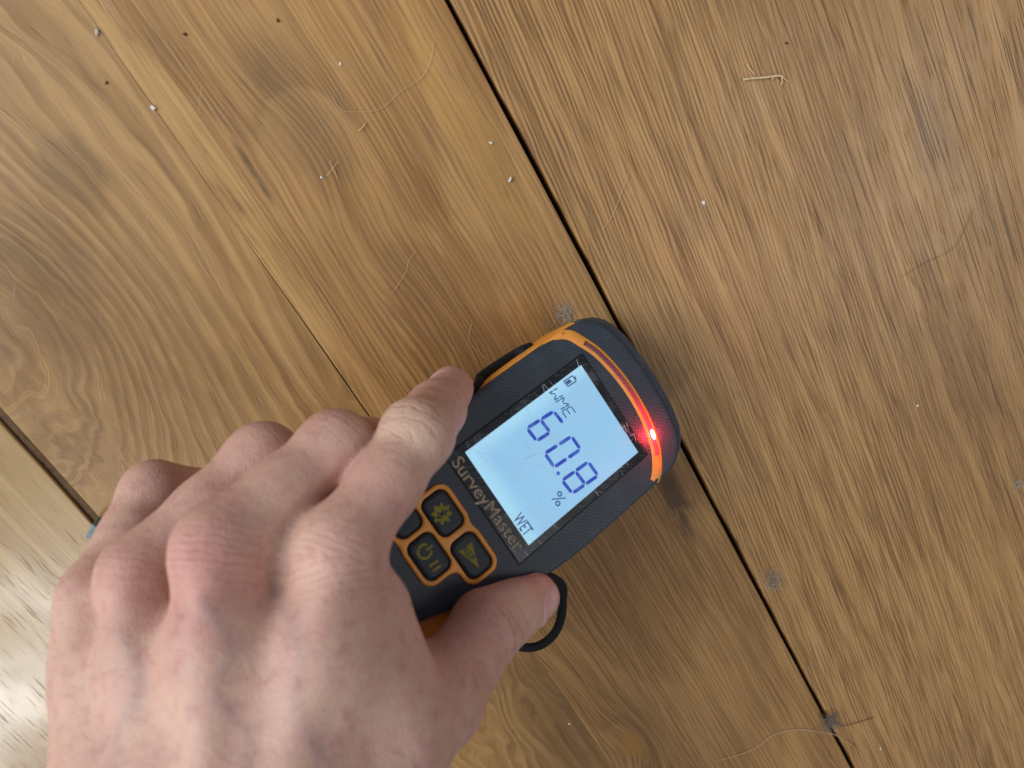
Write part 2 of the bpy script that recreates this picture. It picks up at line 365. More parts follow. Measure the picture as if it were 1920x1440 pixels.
# LED band: a curved orange strip across the head with a smoked light pipe
band_c = np.array([F(*p) for p in ((1016, 644), (1034, 632), (1052, 627), (1070, 629), (1090, 640), (1125, 665), (1170, 716), (1206, 775), (1226, 828), (1232, 858), (1232, 884), (1229, 903))])
band = catmull(band_c, 6, False)
band = band[(band[:, 0] > -.885) & (band[:, 0] < .835)]
def strip(name, C, hw, w0, w1, mat, parent=None, edge=.012):
    C = np.asarray(C); T = np.gradient(C, axis=0); T /= np.linalg.norm(T, axis=1)[:, None]; Nn = np.stack([-T[:, 1], T[:, 0]], 1)
    hw = np.broadcast_to(hw, (len(C),))[:, None]; V, Fc = [], []
    prof = [(-1, w0), (-1, w1 - edge * .6), (-.8, w1), (.8, w1), (1, w1 - edge * .6), (1, w0)]
    for i in range(len(C)):
        for s, w in prof:
            q_ = C[i] + Nn[i] * hw[i] * s; q_[0] = np.clip(q_[0], -.872, .872); V.append((*q_, w - max(0, abs(q_[0]) - .82) * .45))
    m = len(prof)
    for i in range(len(C) - 1):
        for j in range(m - 1): Fc.append((i * m + j, i * m + j + 1, (i + 1) * m + j + 1, (i + 1) * m + j))
    Fc += [tuple(range(m)), tuple(range((len(C) - 1) * m, len(C) * m))[::-1]]
    return dmesh(name, V, Fc, mat, parent, True)
band_o = strip('light_band', band, np.interp(np.arange(len(band)), [0, 8, 20], [.014, .042, .056]), -.10, .007, m_org)
i_led = np.argmin(np.linalg.norm(band - F(1224, 815), axis=1))
sel = [i for i in range(len(band)) if F(1083, 636)[0] <= band[i, 0] and band[i, 1] > F(1235, 860)[1]]
pipe = band[sel[0]:sel[-1] + 1]
led_c = F(1223, 815)
k = NT('smoked_light_pipe'); P, x, y, z = k.coords()
lp = dloc((*led_c, 0))
dx = k.sub(x, float(lp[0])); dy = k.sub(y, float(lp[1])); r = k.m('SQRT', k.add(k.mul(dx, dx), k.mul(dy, dy)))
g = k.m('POWER', 2.718, k.mul(r, -1 / .0085))
bars = k.ss(k.m('SINE', k.mul(k.add(x, k.mul(y, -.8)), 5200)), -.2, .6)
col = k.mix(k.mul(bars, .5), (.10, .045, .06, 1), (.22, .13, .17, 1))
nd = k.bsdf(Base_Color=col, Roughness=.25, Emission_Color=(1, .012, .02, 1), Emission_Strength=k.add(k.mul(g, 2.6), .03))
pipe_o = strip('light_pipe', pipe, .024, -.02, .0115, k.mat, band_o, .004)
k = NT('lit_red_led'); nd = k.bsdf(Base_Color=(1, .2, .1, 1), Emission_Color=(1, .50, .25, 1), Emission_Strength=14.0)
T = band[min(i_led + 1, len(band) - 1)] - band[i_led - 1]; T /= np.linalg.norm(T)
V, Fc = [], []
for a in range(7):
    th = a / 6 * math.pi / 2
    for b in range(14):
        ph = b / 14 * 2 * math.pi
        q = led_c + T * math.cos(th) * math.cos(ph) * .050 + np.array([-T[1], T[0]]) * math.cos(th) * math.sin(ph) * .019
        V.append((*q, .011 + .018 * math.sin(th)))
for a in range(6):
    for b in range(14): Fc.append((a * 14 + b, a * 14 + (b + 1) % 14, (a + 1) * 14 + (b + 1) % 14, (a + 1) * 14 + b))
led_o = dmesh('led', V, Fc, k.mat, band_o, True)
tag(led_o, 'lit red warning light')
ll = bpy.data.lights.new('led_light', 'POINT'); ll.energy = .022; ll.color = (1, .02, .04); ll.shadow_soft_size = .0012
lo = bpy.data.objects.new('led_light', ll); COL.objects.link(lo); lo.location = c2w((TD + RD @ np.array([*led_c, .085])) * U)

# display: glossy bezel, backlit panel, segments, cover pane
def rrect(cx, cy, hw, hh, r, n=5):
    pts = []
    for sx, sy, a0 in ((1, 1, 0), (-1, 1, 90), (-1, -1, 180), (1, -1, 270)):
        for i in range(n + 1):
            a = math.radians(a0 + 90 * i / n); pts.append((cx + sx * (hw - r) + r * math.cos(a), cy + sy * (hh - r) + r * math.sin(a)))
    return np.array(pts)
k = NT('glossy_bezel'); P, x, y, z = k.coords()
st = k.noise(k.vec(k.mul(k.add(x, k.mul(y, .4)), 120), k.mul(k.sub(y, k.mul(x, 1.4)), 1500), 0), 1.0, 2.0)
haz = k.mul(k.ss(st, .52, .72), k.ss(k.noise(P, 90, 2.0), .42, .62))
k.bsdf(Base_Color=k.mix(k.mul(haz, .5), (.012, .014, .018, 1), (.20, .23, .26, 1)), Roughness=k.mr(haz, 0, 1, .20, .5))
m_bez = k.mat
BZ = rrect(0, -.045, .585, .838, .012, 3)
rings('bezel_gap', [(BZ, -.03), (BZ, .0012)], m_black, True, False, False)
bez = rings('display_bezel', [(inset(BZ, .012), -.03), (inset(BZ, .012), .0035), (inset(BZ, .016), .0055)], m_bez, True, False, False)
k = NT('backlit_display'); P, x, y, z = k.coords()
o0 = dloc((0, 0, 0)); xn = k.mul(k.sub(x, float(o0[0])), 1 / U); yn = k.mul(k.sub(y, float(o0[1])), 1 / U)
edge = k.m('MAXIMUM', k.ss(xn, -.33, -.5), k.ss(yn, -.50, -.707))
hz = k.noise(P, 75, 3.0, .6)
c = k.mix(k.mul(edge, .55), (.25, .51, .75, 1), (.44, .79, .91, 1)); c = k.mix(k.mul(k.ss(hz, .4, .7), .20), c, (.36, .62, .86, 1))
c = k.mix(k.mul(k.ss(xn, .28, .5), k.mul(k.ss(yn, .0, .3), .30)), c, (.40, .56, .88, 1))
k.bsdf(Base_Color=(.25, .32, .36, 1), Roughness=.5, Emission_Color=c, Emission_Strength=.95)
lcd = rings('lcd_panel', [(rrect(0, 0, .5, .707, .004, 2), .001), (rrect(0, 0, .5, .707, .004, 2), .0072)], k.mat, True, False, False)
tag(lcd, 'lit pale blue display reading 60.8 %')
k = NT('lcd_segment'); P, x, y, z = k.coords()
k.bsdf(Base_Color=(.02, .03, .2, 1), Roughness=.5, Emission_Color=k.mix(k.ss(k.noise(P, 260, 2.0), .45, .7), (.020, .060, .50, 1), (.055, .16, .58, 1)), Emission_Strength=.8); m_seg = k.mat
k = NT('lcd_print'); k.bsdf(Base_Color=(.02, .03, .1, 1), Roughness=.5, Emission_Color=(.028, .085, .26, 1), Emission_Strength=.8); m_seg2 = k.mat
WS = .0086
def flat(name, polys, mat, parent, w=WS):
    V, Fc = [], []
    for pl in polys:
        b = len(V); V += [(p[0], p[1], w) for p in pl]; Fc.append(tuple(range(b, b + len(pl))))
    o = dmesh(name, V, Fc, mat, parent)
    bm = bmesh.new(); bm.from_mesh(o.data)
    for f_ in bm.faces:
        if f_.normal.z < 0: f_.normal_flip()
    bm.to_mesh(o.data); bm.free(); return o
def bar(a, b, t, cut=.6):
    a, b = np.asarray(a, float), np.asarray(b, float); d = (b - a) / np.linalg.norm(b - a); m_ = np.array([-d[1], d[0]]) * t / 2; e = d * t * cut
    return [a, a + e + m_, b - e + m_, b, b - e - m_, a + e - m_]
SEG = {'6': 'afgedc', '0': 'abcdef', '8': 'abcdefg'}
def z6(x, y): return F(950 + x / 4.8, 650 + y / 4.8)
def digit(ch, TL, TR, BL, BR):
    TL, TR, BL, BR = [z6(*q) for q in (TL, TR, BL, BR)]; ML, MR = (TL + BL) / 2, (TR + BR) / 2
    s = dict(a=(TL, TR), b=(TR, MR), c=(MR, BR), d=(BL, BR), e=(ML, BL), f=(TL, ML), g=(ML, MR)); pol = []
    for q in SEG[ch]:
        a, b = s[q]; d = (b - a) * .025; pol.append(bar(a + d, b - d, .033))
    return flat('digit', pol, m_seg, lcd)
digit('6', (420, 582), (505, 692), (180, 735), (268, 850))
digit('0', (580, 808), (660, 925), (340, 962), (425, 1085))
digit('8', (730, 1038), (818, 1160), (495, 1205), (588, 1320))
def disc(c, r, n=16): return [(c[0] + r * math.cos(i / n * 2 * math.pi), c[1] + r * math.sin(i / n * 2 * math.pi)) for i in range(n)]
flat('decimal_point', [disc(z6(460, 1140), .018)], m_seg, lcd)
# WME in broken fourteen-segment strokes
pol = []
def stroke_cell(TL, TR, BL, BR, strokes, t=.011):
    TL, TR, BL, BR = [z6(*q) for q in (TL, TR, BL, BR)]
    f_ = lambda a, b: TL * (1 - a) * (1 - b) + TR * a * (1 - b) + BL * (1 - a) * b + BR * a * b
    for (a, b, c_, d) in strokes:
        p, q = f_(a, b), f_(c_, d); e = (q - p) * .06; pol.append(bar(p + e, q - e, t, .3))
cw, chh = np.array([47, 64]), np.array([-82, 48])
o_w = np.array([458, 372])
def cell(i): 
    tl = o_w + i * np.array([58, 82]); return (tuple(tl), tuple(tl + cw), tuple(tl + chh), tuple(tl + cw + chh))
stroke_cell(*cell(0), [(0, 0, 0, .5), (0, .5, 0, 1), (1, 0, 1, .5), (1, .5, 1, 1), (.05, .95, .48, .52), (.95, .95, .52, .52)])
stroke_cell(*cell(1), [(0, 0, 0, .5), (0, .5, 0, 1), (1, 0, 1, .5), (1, .5, 1, 1), (.05, .05, .48, .48), (.95, .05, .52, .48)])
stroke_cell(*cell(2), [(0, 0, 0, .5), (0, .5, 0, 1), (0, 0, 1, 0), (0, .5, .8, .5), (0, 1, 1, 1)])
flat('mode_text', pol, m_seg2, lcd); pol = []
# battery symbol
q = [z6(*p) for p in ((588, 262), (624, 310), (548, 360), (510, 312))]
tt = .011; pol = [bar(q[0], q[1], tt, 0), bar(q[1], q[2], tt, 0), bar(q[2], q[3], tt, 0), bar(q[3], q[0], tt, 0)]
ctr = (q[0] + q[1] + q[2] + q[3]) / 4; lerp = lambda a, b, t: a * (1 - t) + b * t
pol.append(bar(lerp(q[0], q[1], .3) + (q[0] - q[3]) * .12, lerp(q[0], q[1], .7) + (q[0] - q[3]) * .12, .014, 0))
flat('battery_symbol', pol + [[lerp(q[3], q[0], .10) * .8 + .2 * q[2] , lerp(q[3], q[0], .48) * .8 + .2 * q[1], lerp(q[2], q[1], .48) * .75 + .25 * q[0] * 1, lerp(q[2], q[1], .10) * .75 + .25 * q[3]]], m_seg2, lcd)

def text_obj(name, body, p0, size, mat, parent, w, bold=0.0, width=None, ang=0.0, center=False, depth=None):
    cu = bpy.data.curves.new('tmp', 'FONT'); cu.body = body; cu.size = 1.0; cu.offset = bold; cu.resolution_u = 4
    to = bpy.data.objects.new('tmp', cu); COL.objects.link(to)
    dg = bpy.context.evaluated_depsgraph_get(); me = bpy.data.meshes.new_from_object(to.evaluated_get(dg))
    bpy.data.objects.remove(to, do_unlink=True)
    co = np.array([v.co[:2] for v in me.vertices]); mn, mx = co.min(0), co.max(0)
    s = np.array([size, size])
    if width: s[0] = width / (mx[0] - mn[0])
    ca, sa = math.cos(ang), math.sin(ang)
    for v, c_ in zip(me.vertices, co):
        q_ = (c_ - np.array([mn[0], 0])) * s
        if center: q_ = (c_ - (mn + mx) / 2) * s
        q_ = np.array([ca * q_[0] - sa * q_[1], sa * q_[0] + ca * q_[1]]) + p0
        v.co = dloc((q_[0], q_[1], w))
    me.materials.clear(); me.materials.append(mat); me.name = name
    o = bpy.data.objects.new(name, me); COL.objects.link(o); o.parent = parent; return o
text_obj('percent_sign', '%', F(1047, 935), .17, m_seg2, lcd, WS, .0, None, math.atan2(.02, 1), True)
text_obj('wet_text', 'WET', F(980, 983), .155, m_seg2, lcd, WS, .006, .20, 0.0, True)
pS, pE = F(851, 874), F(963, 1037)
text_obj('brand_text', 'SurveyMaster', F(845, 868), .165, m_print, bez, .0085, .008, np.linalg.norm(F(967, 1036) - F(845, 868)), math.atan2(*(F(967, 1036) - F(845, 868))[::-1]))
# cover pane: clear, lightly scratched
k = NT('scratched_clear_pane'); P, x, y, z = k.coords()
fam = 0.0
msk = k.noise(P, 55, 2.0)
lines = []
for i, (a, fr) in enumerate(((.9, 1500), (-.35, 1700), (1.35, 1300), (.2, 1600))):
    ca, sa = math.cos(a), math.sin(a)
    nz_ = k.noise(k.vec(k.mul(k.add(k.mul(x, ca), k.mul(y, sa)), 45), k.mul(k.sub(k.mul(y, ca), k.mul(x, sa)), fr), i * 3.3), 1.0, 1.0)
    l_ = k.mul(k.ss(nz_, .68, .75), k.ss(k.noise(P, 70, 1.0, .5, i * .3), .44, .60)); lines.append(l_)
sc = k.m('MAXIMUM', k.m('MAXIMUM', lines[0], lines[1]), k.m('MAXIMUM', lines[2], lines[3]))
smear = k.mul(k.ss(k.noise(P, 110, 3.0, .6), .45, .8), .10)
tr = k.n('ShaderNodeBsdfTransparent'); df = k.n('ShaderNodeBsdfDiffuse'); df.inputs[0].default_value = (.75, .85, .9, 1)
gl = k.n('ShaderNodeBsdfGlossy'); gl.inputs['Roughness'].default_value = .05
fr_ = k.n('ShaderNodeFresnel'); fr_.inputs[0].default_value = 1.45
m1 = k.n('ShaderNodeMixShader'); k.put(m1.inputs[0], k.add(k.mul(sc, .60), smear)); k.t.links.new(tr.outputs[0], m1.inputs[1]); k.t.links.new(df.outputs[0], m1.inputs[2])
m2 = k.n('ShaderNodeMixShader'); k.put(m2.inputs[0], fr_.outputs[0]); k.t.links.new(m1.outputs[0], m2.inputs[1]); k.t.links.new(gl.outputs[0], m2.inputs[2])
k.t.links.new(m2.outputs[0], k.out.inputs[0])
BI = inset(BZ, .016)
dmesh('cover_pane', [(p[0], p[1], .0112) for p in BI], [tuple(range(len(BI)))], k.mat)

# ---- surface nets: polygonise a scalar field
def surface_nets(Fd, org, h):
    ins = Fd < 0; nx, ny, nz_ = Fd.shape
    cs = np.zeros((nx - 1, ny - 1, nz_ - 1), np.int8)
    offs = [(i, j, l) for i in (0, 1) for j in (0, 1) for l in (0, 1)]
    for i, j, l in offs: cs += ins[i:nx - 1 + i, j:ny - 1 + j, l:nz_ - 1 + l]
    idx = np.argwhere((cs > 0) & (cs < 8)); N = len(idx)
    vid = -np.ones(cs.shape, np.int64); vid[tuple(idx.T)] = np.arange(N)
    vals = np.stack([Fd[idx[:, 0] + i, idx[:, 1] + j, idx[:, 2] + l] for i, j, l in offs], 1)
    oa = np.array(offs, float); acc = np.zeros((N, 3)); cnt = np.zeros(N)
    for a in range(8):
        for b in range(a + 1, 8):
            if np.abs(oa[a] - oa[b]).sum() != 1: continue
            s_ = (vals[:, a] < 0) != (vals[:, b] < 0); t = vals[s_, a] / (vals[s_, a] - vals[s_, b])
            acc[s_] += oa[a] + (oa[b] - oa[a]) * t[:, None]; cnt[s_] += 1
    V_ = (idx + acc / cnt[:, None]) * h + org; Q = []
    for ax in range(3):
        sl0 = [slice(1, -1)] * 3; sl1 = [slice(1, -1)] * 3; sl0[ax] = slice(0, -1); sl1[ax] = slice(1, None)
        A, B_ = ins[tuple(sl0)], ins[tuple(sl1)]; e = np.argwhere(A != B_); flip = A[tuple(e.T)]
        o_ = e.copy(); 
        for q_ in range(3):
            if q_ != ax: o_[:, q_] += 1
        b1, b2 = [q_ for q_ in range(3) if q_ != ax]
        def at(d1, d2):
            p = o_.copy(); p[:, b1] -= d1; p[:, b2] -= d2; return vid[tuple(p.T)]
        quad = np.stack([at(0, 0), at(1, 0), at(1, 1), at(0, 1)], 1)
        if ax == 1: flip = ~flip
        quad[flip] = quad[flip][:, ::-1]; Q.append(quad)
    return V_, np.concatenate(Q)[:, ::-1]

# keypad: an orange surround with wells, rubber keys with printed symbols
def z5(x, y): return F(740 + x / 6.545, 980 + y / 6.545)
KEYS = dict(gear=(F(829, 962), .185, .128), ref=(F(882.5, 1041), .185, .128), power=(F(803.5, 1043), .185, .128), left=(F(750, 965), .185, .128))
KANG = math.atan2(*(z5(1050, 390) - z5(770, 20))[::-1]) * 0.0
cm = np.array([c_ for c_, _, _ in KEYS.values()]); h = .010
x0, y0 = cm.min(0) - .36; x1, y1 = cm.max(0) + .36
gx, gy, gz = np.arange(x0, x1, h), np.arange(y0, y1, h), np.arange(-.06, .07, h)
GX, GY, GZ = np.meshgrid(gx, gy, gz, indexing='ij')
def box2(cx, cy, hw, hh, r):
    qx, qy = np.abs(GX - cx) - hw + r, np.abs(GY - cy) - hh + r
    return np.hypot(np.maximum(qx, 0), np.maximum(qy, 0)) + np.minimum(np.maximum(qx, qy), 0) - r
sm = lambda a, b, k_: np.minimum(a, b) - np.maximum(k_ - np.abs(a - b), 0) ** 2 / (4 * k_)
f2 = None; well = None
for (c_, hw, hh) in KEYS.values():
    b = box2(c_[0], c_[1], hw + .046, hh + .046, .112); f2 = b if f2 is None else sm(f2, b, .10)
    b = box2(c_[0], c_[1], hw + .006, hh + .006, .08); well = b if well is None else np.minimum(well, b)
top = np.maximum(f2, np.abs(GZ) - .028); top = np.hypot(np.maximum(f2 + .012, 0), np.maximum(np.abs(GZ) - .016, 0)) + np.minimum(np.maximum(f2 + .012, np.abs(GZ) - .016), 0) - .012
fld = np.maximum(top, -well)
V_, Q_ = surface_nets(fld, np.array([x0, y0, -.06]), h)
sur = dmesh('key_surround', V_, Q_, m_org, None, True)
for nm, (c_, hw, hh) in KEYS.items():
    K0 = rrect(c_[0], c_[1], hw - .006, hh - .006, .075, 6)
    ko = rings('key', [(K0, -.03), (K0, .012), (inset(K0, .008), .024), (inset(K0, .02), .030), (inset(K0, .035), .032)], m_key)
    rings('key_well', [(rrect(c_[0], c_[1], hw + .012, hh + .012, .08, 5), .0015), (rrect(c_[0], c_[1], hw + .012, hh + .012, .08, 5), .003)], m_black, True, False)
    w = .0338
    if nm == 'ref':
        tri = [z5(930, 235), z5(1025, 560), z5(772, 350)]
        s_ = flat('key_symbol', [tri], m_keyp, ko, w)
        text_obj('key_lettering', 'REF', (z5(838, 310) + z5(955, 445)) / 2 + np.array([0.0, 0]), .075, m_key, ko, w + .0014, .012, np.linalg.norm(z5(828, 305) - z5(960, 450)) * .95, math.atan2(*(z5(960, 450) - z5(828, 305))[::-1]), True)
    elif nm == 'power':
        c0 = z5(355, 352); R_, r_ = .068, .046; pol = []
        for i in range(20):
            a0, a1 = [math.radians(90 + 32 + (360 - 64) * j / 20) for j in (i, i + 1)]
            pol.append([(c0[0] + R_ * math.cos(a0), c0[1] + R_ * math.sin(a0)), (c0[0] + R_ * math.cos(a1), c0[1] + R_ * math.sin(a1)), (c0[0] + r_ * math.cos(a1), c0[1] + r_ * math.sin(a1)), (c0[0] + r_ * math.cos(a0), c0[1] + r_ * math.sin(a0))])
        pol.append(bar(c0 + (0, .015), c0 + (0, .085), .020, 0))
        pol.append(bar(z5(415, 535), z5(520, 460), .022, 0)); pol.append(bar(z5(455, 595), z5(560, 515), .022, 0))
        flat('key_symbol', pol, m_keyp, ko, w)
    elif nm == 'gear':
        def z4(x, y): return F(740 + x / 7.2, 820 + y / 7.2)
        c0 = z4(622, 1030); pol = []; nT = 8; pts = []
        for i in range(nT * 4):
            rr = .092 if (i % 4) in (0, 1) else .066; a = 2 * math.pi * (i + .5) / (nT * 4); pts.append((c0[0] + rr * math.cos(a), c0[1] + rr * math.sin(a)))
        flat('key_symbol', [pts], m_keyp, ko, w)
        bl = []; 
        for a, b in (((-.028, .03), (.028, -.026)), ((.028, -.026), (0, -.055)), ((0, -.055), (0, .055)), ((0, .055), (.028, .026)), ((.028, .026), (-.028, -.03))):
            bl.append(bar(c0 + np.array(a), c0 + np.array(b), .012, 0))
        flat('key_lettering', bl, m_key, ko, w + .0014)
# orange emblem at the foot of the keypad, mostly under the hand
c0 = F(758, 1150)
em = rings('emblem', [(np.array(disc(c0, .085, 28)), -.01), (np.array(disc(c0, .085, 28)), .010), (np.array(disc(c0, .070, 28)), .016)], m_org)
flat('emblem_mark', [bar(c0 + (-.03, -.03), c0 + (.0, .04), .016, 0), bar(c0 + (.03, -.03), c0 + (.0, .04), .016, 0)], m_black, em, .0175)

# wrist strap: from the tail, under the meter, loop beside the thumb
def dev_w(u, v, w): return c2w((TD + RD @ np.array([u, v, w])) * U)
sp = [dev_w(-.2, -3.40, -.5), dev_w(-.75, -2.6, -.75), dev_w(-.98, -1.5, -.85), fl(872, 742, .046), fl(900, 709, .034), fl(932, 686, .027), fl(962, 667, .022), fl(984, 658, .020), dev_w(-.75, .25, -1.02), dev_w(-.35, .10, -1.06), dev_w(.35, -.25, -1.08), dev_w(.8, -.62, -1.0),
      fl(1046, 1090, .032), fl(1054, 1130, .028), fl(1050, 1165, .026), fl(1036, 1192, .025), fl(1010, 1211, .025), fl(978, 1213, .027), fl(945, 1196, .034), fl(880, 1190, .045), dev_w(.72, -2.4, -.8), dev_w(.25, -3.38, -.55)]
sp = catmull(np.array(sp), 8, False)
def tube(name, pts, rad, mat, parent=None, n=8, flatz=1.0, world_parent=None):
    pts = np.asarray(pts); T = np.gradient(pts, axis=0); T /= np.linalg.norm(T, axis=1)[:, None] + 1e-12
    ref = np.array([0, 0, 1.0]); V, Fc = [], []
    rad = np.broadcast_to(rad, (len(pts),))
    for i in range(len(pts)):
        a = np.cross(T[i], ref); a /= np.linalg.norm(a) + 1e-9; b = np.cross(a, T[i])
        for j in range(n):
            t = 2 * math.pi * j / n; V.append(pts[i] + rad[i] * (a * math.cos(t) + b * math.sin(t) * flatz))
    for i in range(len(pts) - 1):
        for j in range(n): Fc.append((i * n + j, i * n + (j + 1) % n, (i + 1) * n + (j + 1) % n, (i + 1) * n + j))
    Fc += [tuple(range(n))[::-1], tuple(range((len(pts) - 1) * n, len(pts) * n))]
    if world_parent:
        mi = np.array(world_parent.matrix_world.inverted()); V = [(mi @ np.array([*v, 1]))[:3] for v in V]
        return mesh_obj(name, V, Fc, mat, world_parent, True)
    return mesh_obj(name, V, Fc, mat, parent, True)
m_strap = plain('strap_fabric', (.012, .014, .018, 1), .75, .3, .4, 1800, .5)
strap = tube('wrist_strap', sp, .0021, m_strap, None, 10, .75, meter)
kn = c2w(cpt(0, 0, 0))
kp = fl(984, 657, .021)
tube('strap_knot', [kp + np.array(d) for d in ((-.003, -.0015, 0), (-.001, .001, .0015), (.001, -.0012, .0022), (.0028, .0012, .0008), (.0036, -.001, 0))], .0014, m_strap, None, 6, 1.0, meter).parent = meter

# ------------------------------------------------------------------ hand (modelled in the camera-aligned frame, then moved to world)
def J(px, py, d, r): return np.array([*cpt(px, py, d), r])
def step(j, dirv, L, r):
    d = np.array(dirv, float); d /= np.linalg.norm(d); return np.array([*(j[:3] + d * L), r])
def mid(a, b, t, r, off=(0, 0, 0)): return np.array([*(a[:3] * (1 - t) + b[:3] * t + np.array(off)), r])

iM = J(642, 1020, .2045, .0112); iP = J(783, 815, .2270, .0102); iD = J(817, 770, .2510, .0090); iT = J(847, 729, .2690, .0078)
mM = J(412, 1022, .2000, .0113); mP = J(630, 842, .2250, .0108); mD = step(mP, (.12, .08, .98), .030, .0096); mT = step(mD, (.35, .30, .88), .019, .0084)
rM = J(266, 1072, .2115, .0107); rP = J(494, 864, .2350, .0111); rD = step(rP, (.14, .26, .95), .029, .0094); rT = step(rD, (.35, .70, .60), .018, .0082)
pM = J(188, 1114, .2210, .0102); pP = J(290, 926, .2440, .0100); pD = step(pP, (.72, .12, .66), .021, .0082); pT = step(pD, (.75, .55, .20), .016, .0072)
tC = J(665, 1490, .2030, .0160); tM = J(816, 1302, .2290, .0130); tI = J(912, 1174, .2530, .0111); tT = J(1003, 1118, .2690, .0083)
bI = J(545, 1530, .1890, .0150); bM = J(425, 1545, .1870, .0150); bR = J(325, 1530, .1920, .0145); bP = J(240, 1520, .2000, .0146)

FING = {
    'index': ([iM, mid(iM, iP, .55, .0094, (.0004, .0004, -.0004)), iP, mid(iP, iD, .55, .0089), iD, iT], .005),
    'middle': ([mM, mid(mM, mP, .52, .0096), mP, mid(mP, mD, .5, .0095), mD, mT], .005),
    'ring': ([rM, mid(rM, rP, .52, .0096), rP, mid(rP, rD, .5, .0092), rD, rT], .005),
    'little': ([pM, mid(pM, pP, .55, .0089), pP, mid(pP, pD, .5, .0080), pD, pT], .0045),
    'thumb': ([tC, tM, mid(tM, tI, .5, .0109, (.0008, .0008, 0)), tI, mid(tI, tT, .5, .0092, (.0002, .0002, 0)), tT], .006),
}
PALM = []
def pc(a, b, k_): PALM.append((a, b, k_))
for a, b in ((iM, bI), (mM, bM), (rM, bR), (pM, bP)):
    q = mid(a, b, .42, (a[3] + b[3]) / 2 - .0008, (0, 0, .0006)); pc(mid(a, b, .0, a[3] - .0004, (0, 0, .0004)), q, .0045); pc(q, b, .012)
pc(mid(iM, mM, .5, .0098, (0, .026, .0020)), mid(bI, bM, .5, .0155, (0, 0, -.0004)), .009)
pc(mid(mM, rM, .5, .0098, (0, .026, .0020)), mid(bM, bR, .5, .0155, (0, 0, -.0004)), .009)
pc(mid(rM, pM, .5, .0094, (0, .024, .0024)), mid(bR, bP, .5, .0150, (0, 0, -.0004)), .009)
pc(J(200, 1200, .2220, .0115), J(255, 1520, .2140, .0165), .012)            # little-finger side of the palm
pc(J(695, 1150, .2120, .0112), J(722, 1340, .2110, .0180), .014)            # muscle between thumb and index
pc(J(716, 1210, .2280, .0072), J(796, 1304, .2360, .0088), .008)            # web
pc(J(765, 1335, .2300, .0155), J(655, 1500, .2150, .0180), .014)            # ball of the thumb
pc(J(400, 1560, .1930, .0190), J(395, 1760, .1960, .0205), .016)            # wrist and forearm
pc(J(560, 1560, .1960, .0185), J(560, 1760, .1990, .0205), .016)
pc(J(395, 1760, .1960, .0205), J(380, 2500, .2150, .0300), .016)
pc(J(560, 1760, .1990, .0205), J(580, 2500, .2150, .0300), .016)
pc(J(380, 2500, .2150, .0300), np.array([-.088, .408, .222, .0330]), .016)
pc(J(580, 2500, .2150, .0300), np.array([-.060, .408, .222, .0330]), .016)
pc(J(250, 1500, .2050, .0170), J(330, 1680, .2000, .0180), .016)
pc(J(680, 1490, .2070, .0170), J(610, 1680, .2030, .0180), .016)
pc(mid(iM, mM, .30, .0070, (0, .002, .0085)), mid(iM, mM, .70, .0070, (0, .002, .0085)), .008)      # webs between the fingers
pc(mid(mM, rM, .35, .0060, (0, .003, .0100)), mid(mM, rM, .65, .0060, (0, .003, .0100)), .005)
pc(mid(rM, pM, .35, .0060, (0, .003, .0100)), mid(rM, pM, .65, .0060, (0, .003, .0100)), .005)
pc(mid(iM, mM, .5, .0080, (0, .006, .0080)), mid(iM, mM, .5, .0090, (-.001, .024, .0070)), .008)
KNUCK = [(iM, .0100, (-.0015, .002, -.0022)), (mM, .0098, (-.001, .003, -.0026)), (rM, .0090, (-.001, .002, -.0026)), (pM, .0090, (-.0005, .001, -.0022)), (iP, .0084, (-.0008, -.0008, -.0028)), (tI, .0094, (.0010, .0006, -.0028)), (tM, .0106, (.0026, .0024, -.0026))]
TEND = [(iM, bI, .0024), (mM, bM, .0026), (rM, bR, .0024), (pM, bP, .0020)]
VEIN = [[(380, 1130, .188), (430, 1215, .180), (400, 1300, .177), (460, 1380, .175), (440, 1500, .172)], [(520, 1120, .191), (560, 1220, .184), (550, 1330, .180), (620, 1440, .178)], [(230, 1190, .192), (260, 1290, .186), (215, 1400, .186), (240, 1500, .186)]]

def cone_d(X, Y, Z, a, b):
    bx, by, bz = b[:3] - a[:3]; L2 = bx * bx + by * by + bz * bz + 1e-12
    t = ((X - a[0]) * bx + (Y - a[1]) * by + (Z - a[2]) * bz) / L2
    t = np.clip(t, 0, 1)
    return np.sqrt((X - a[0] - bx * t) ** 2 + (Y - a[1] - by * t) ** 2 + (Z - a[2] - bz * t) ** 2) - (a[3] + (b[3] - a[3]) * t)
def smin(a, b, k_): return np.minimum(a, b) - np.maximum(k_ - np.abs(a - b), 0) ** 2 * (.25 / k_)
def smax(a, b, k_): return -smin(-a, -b, k_)

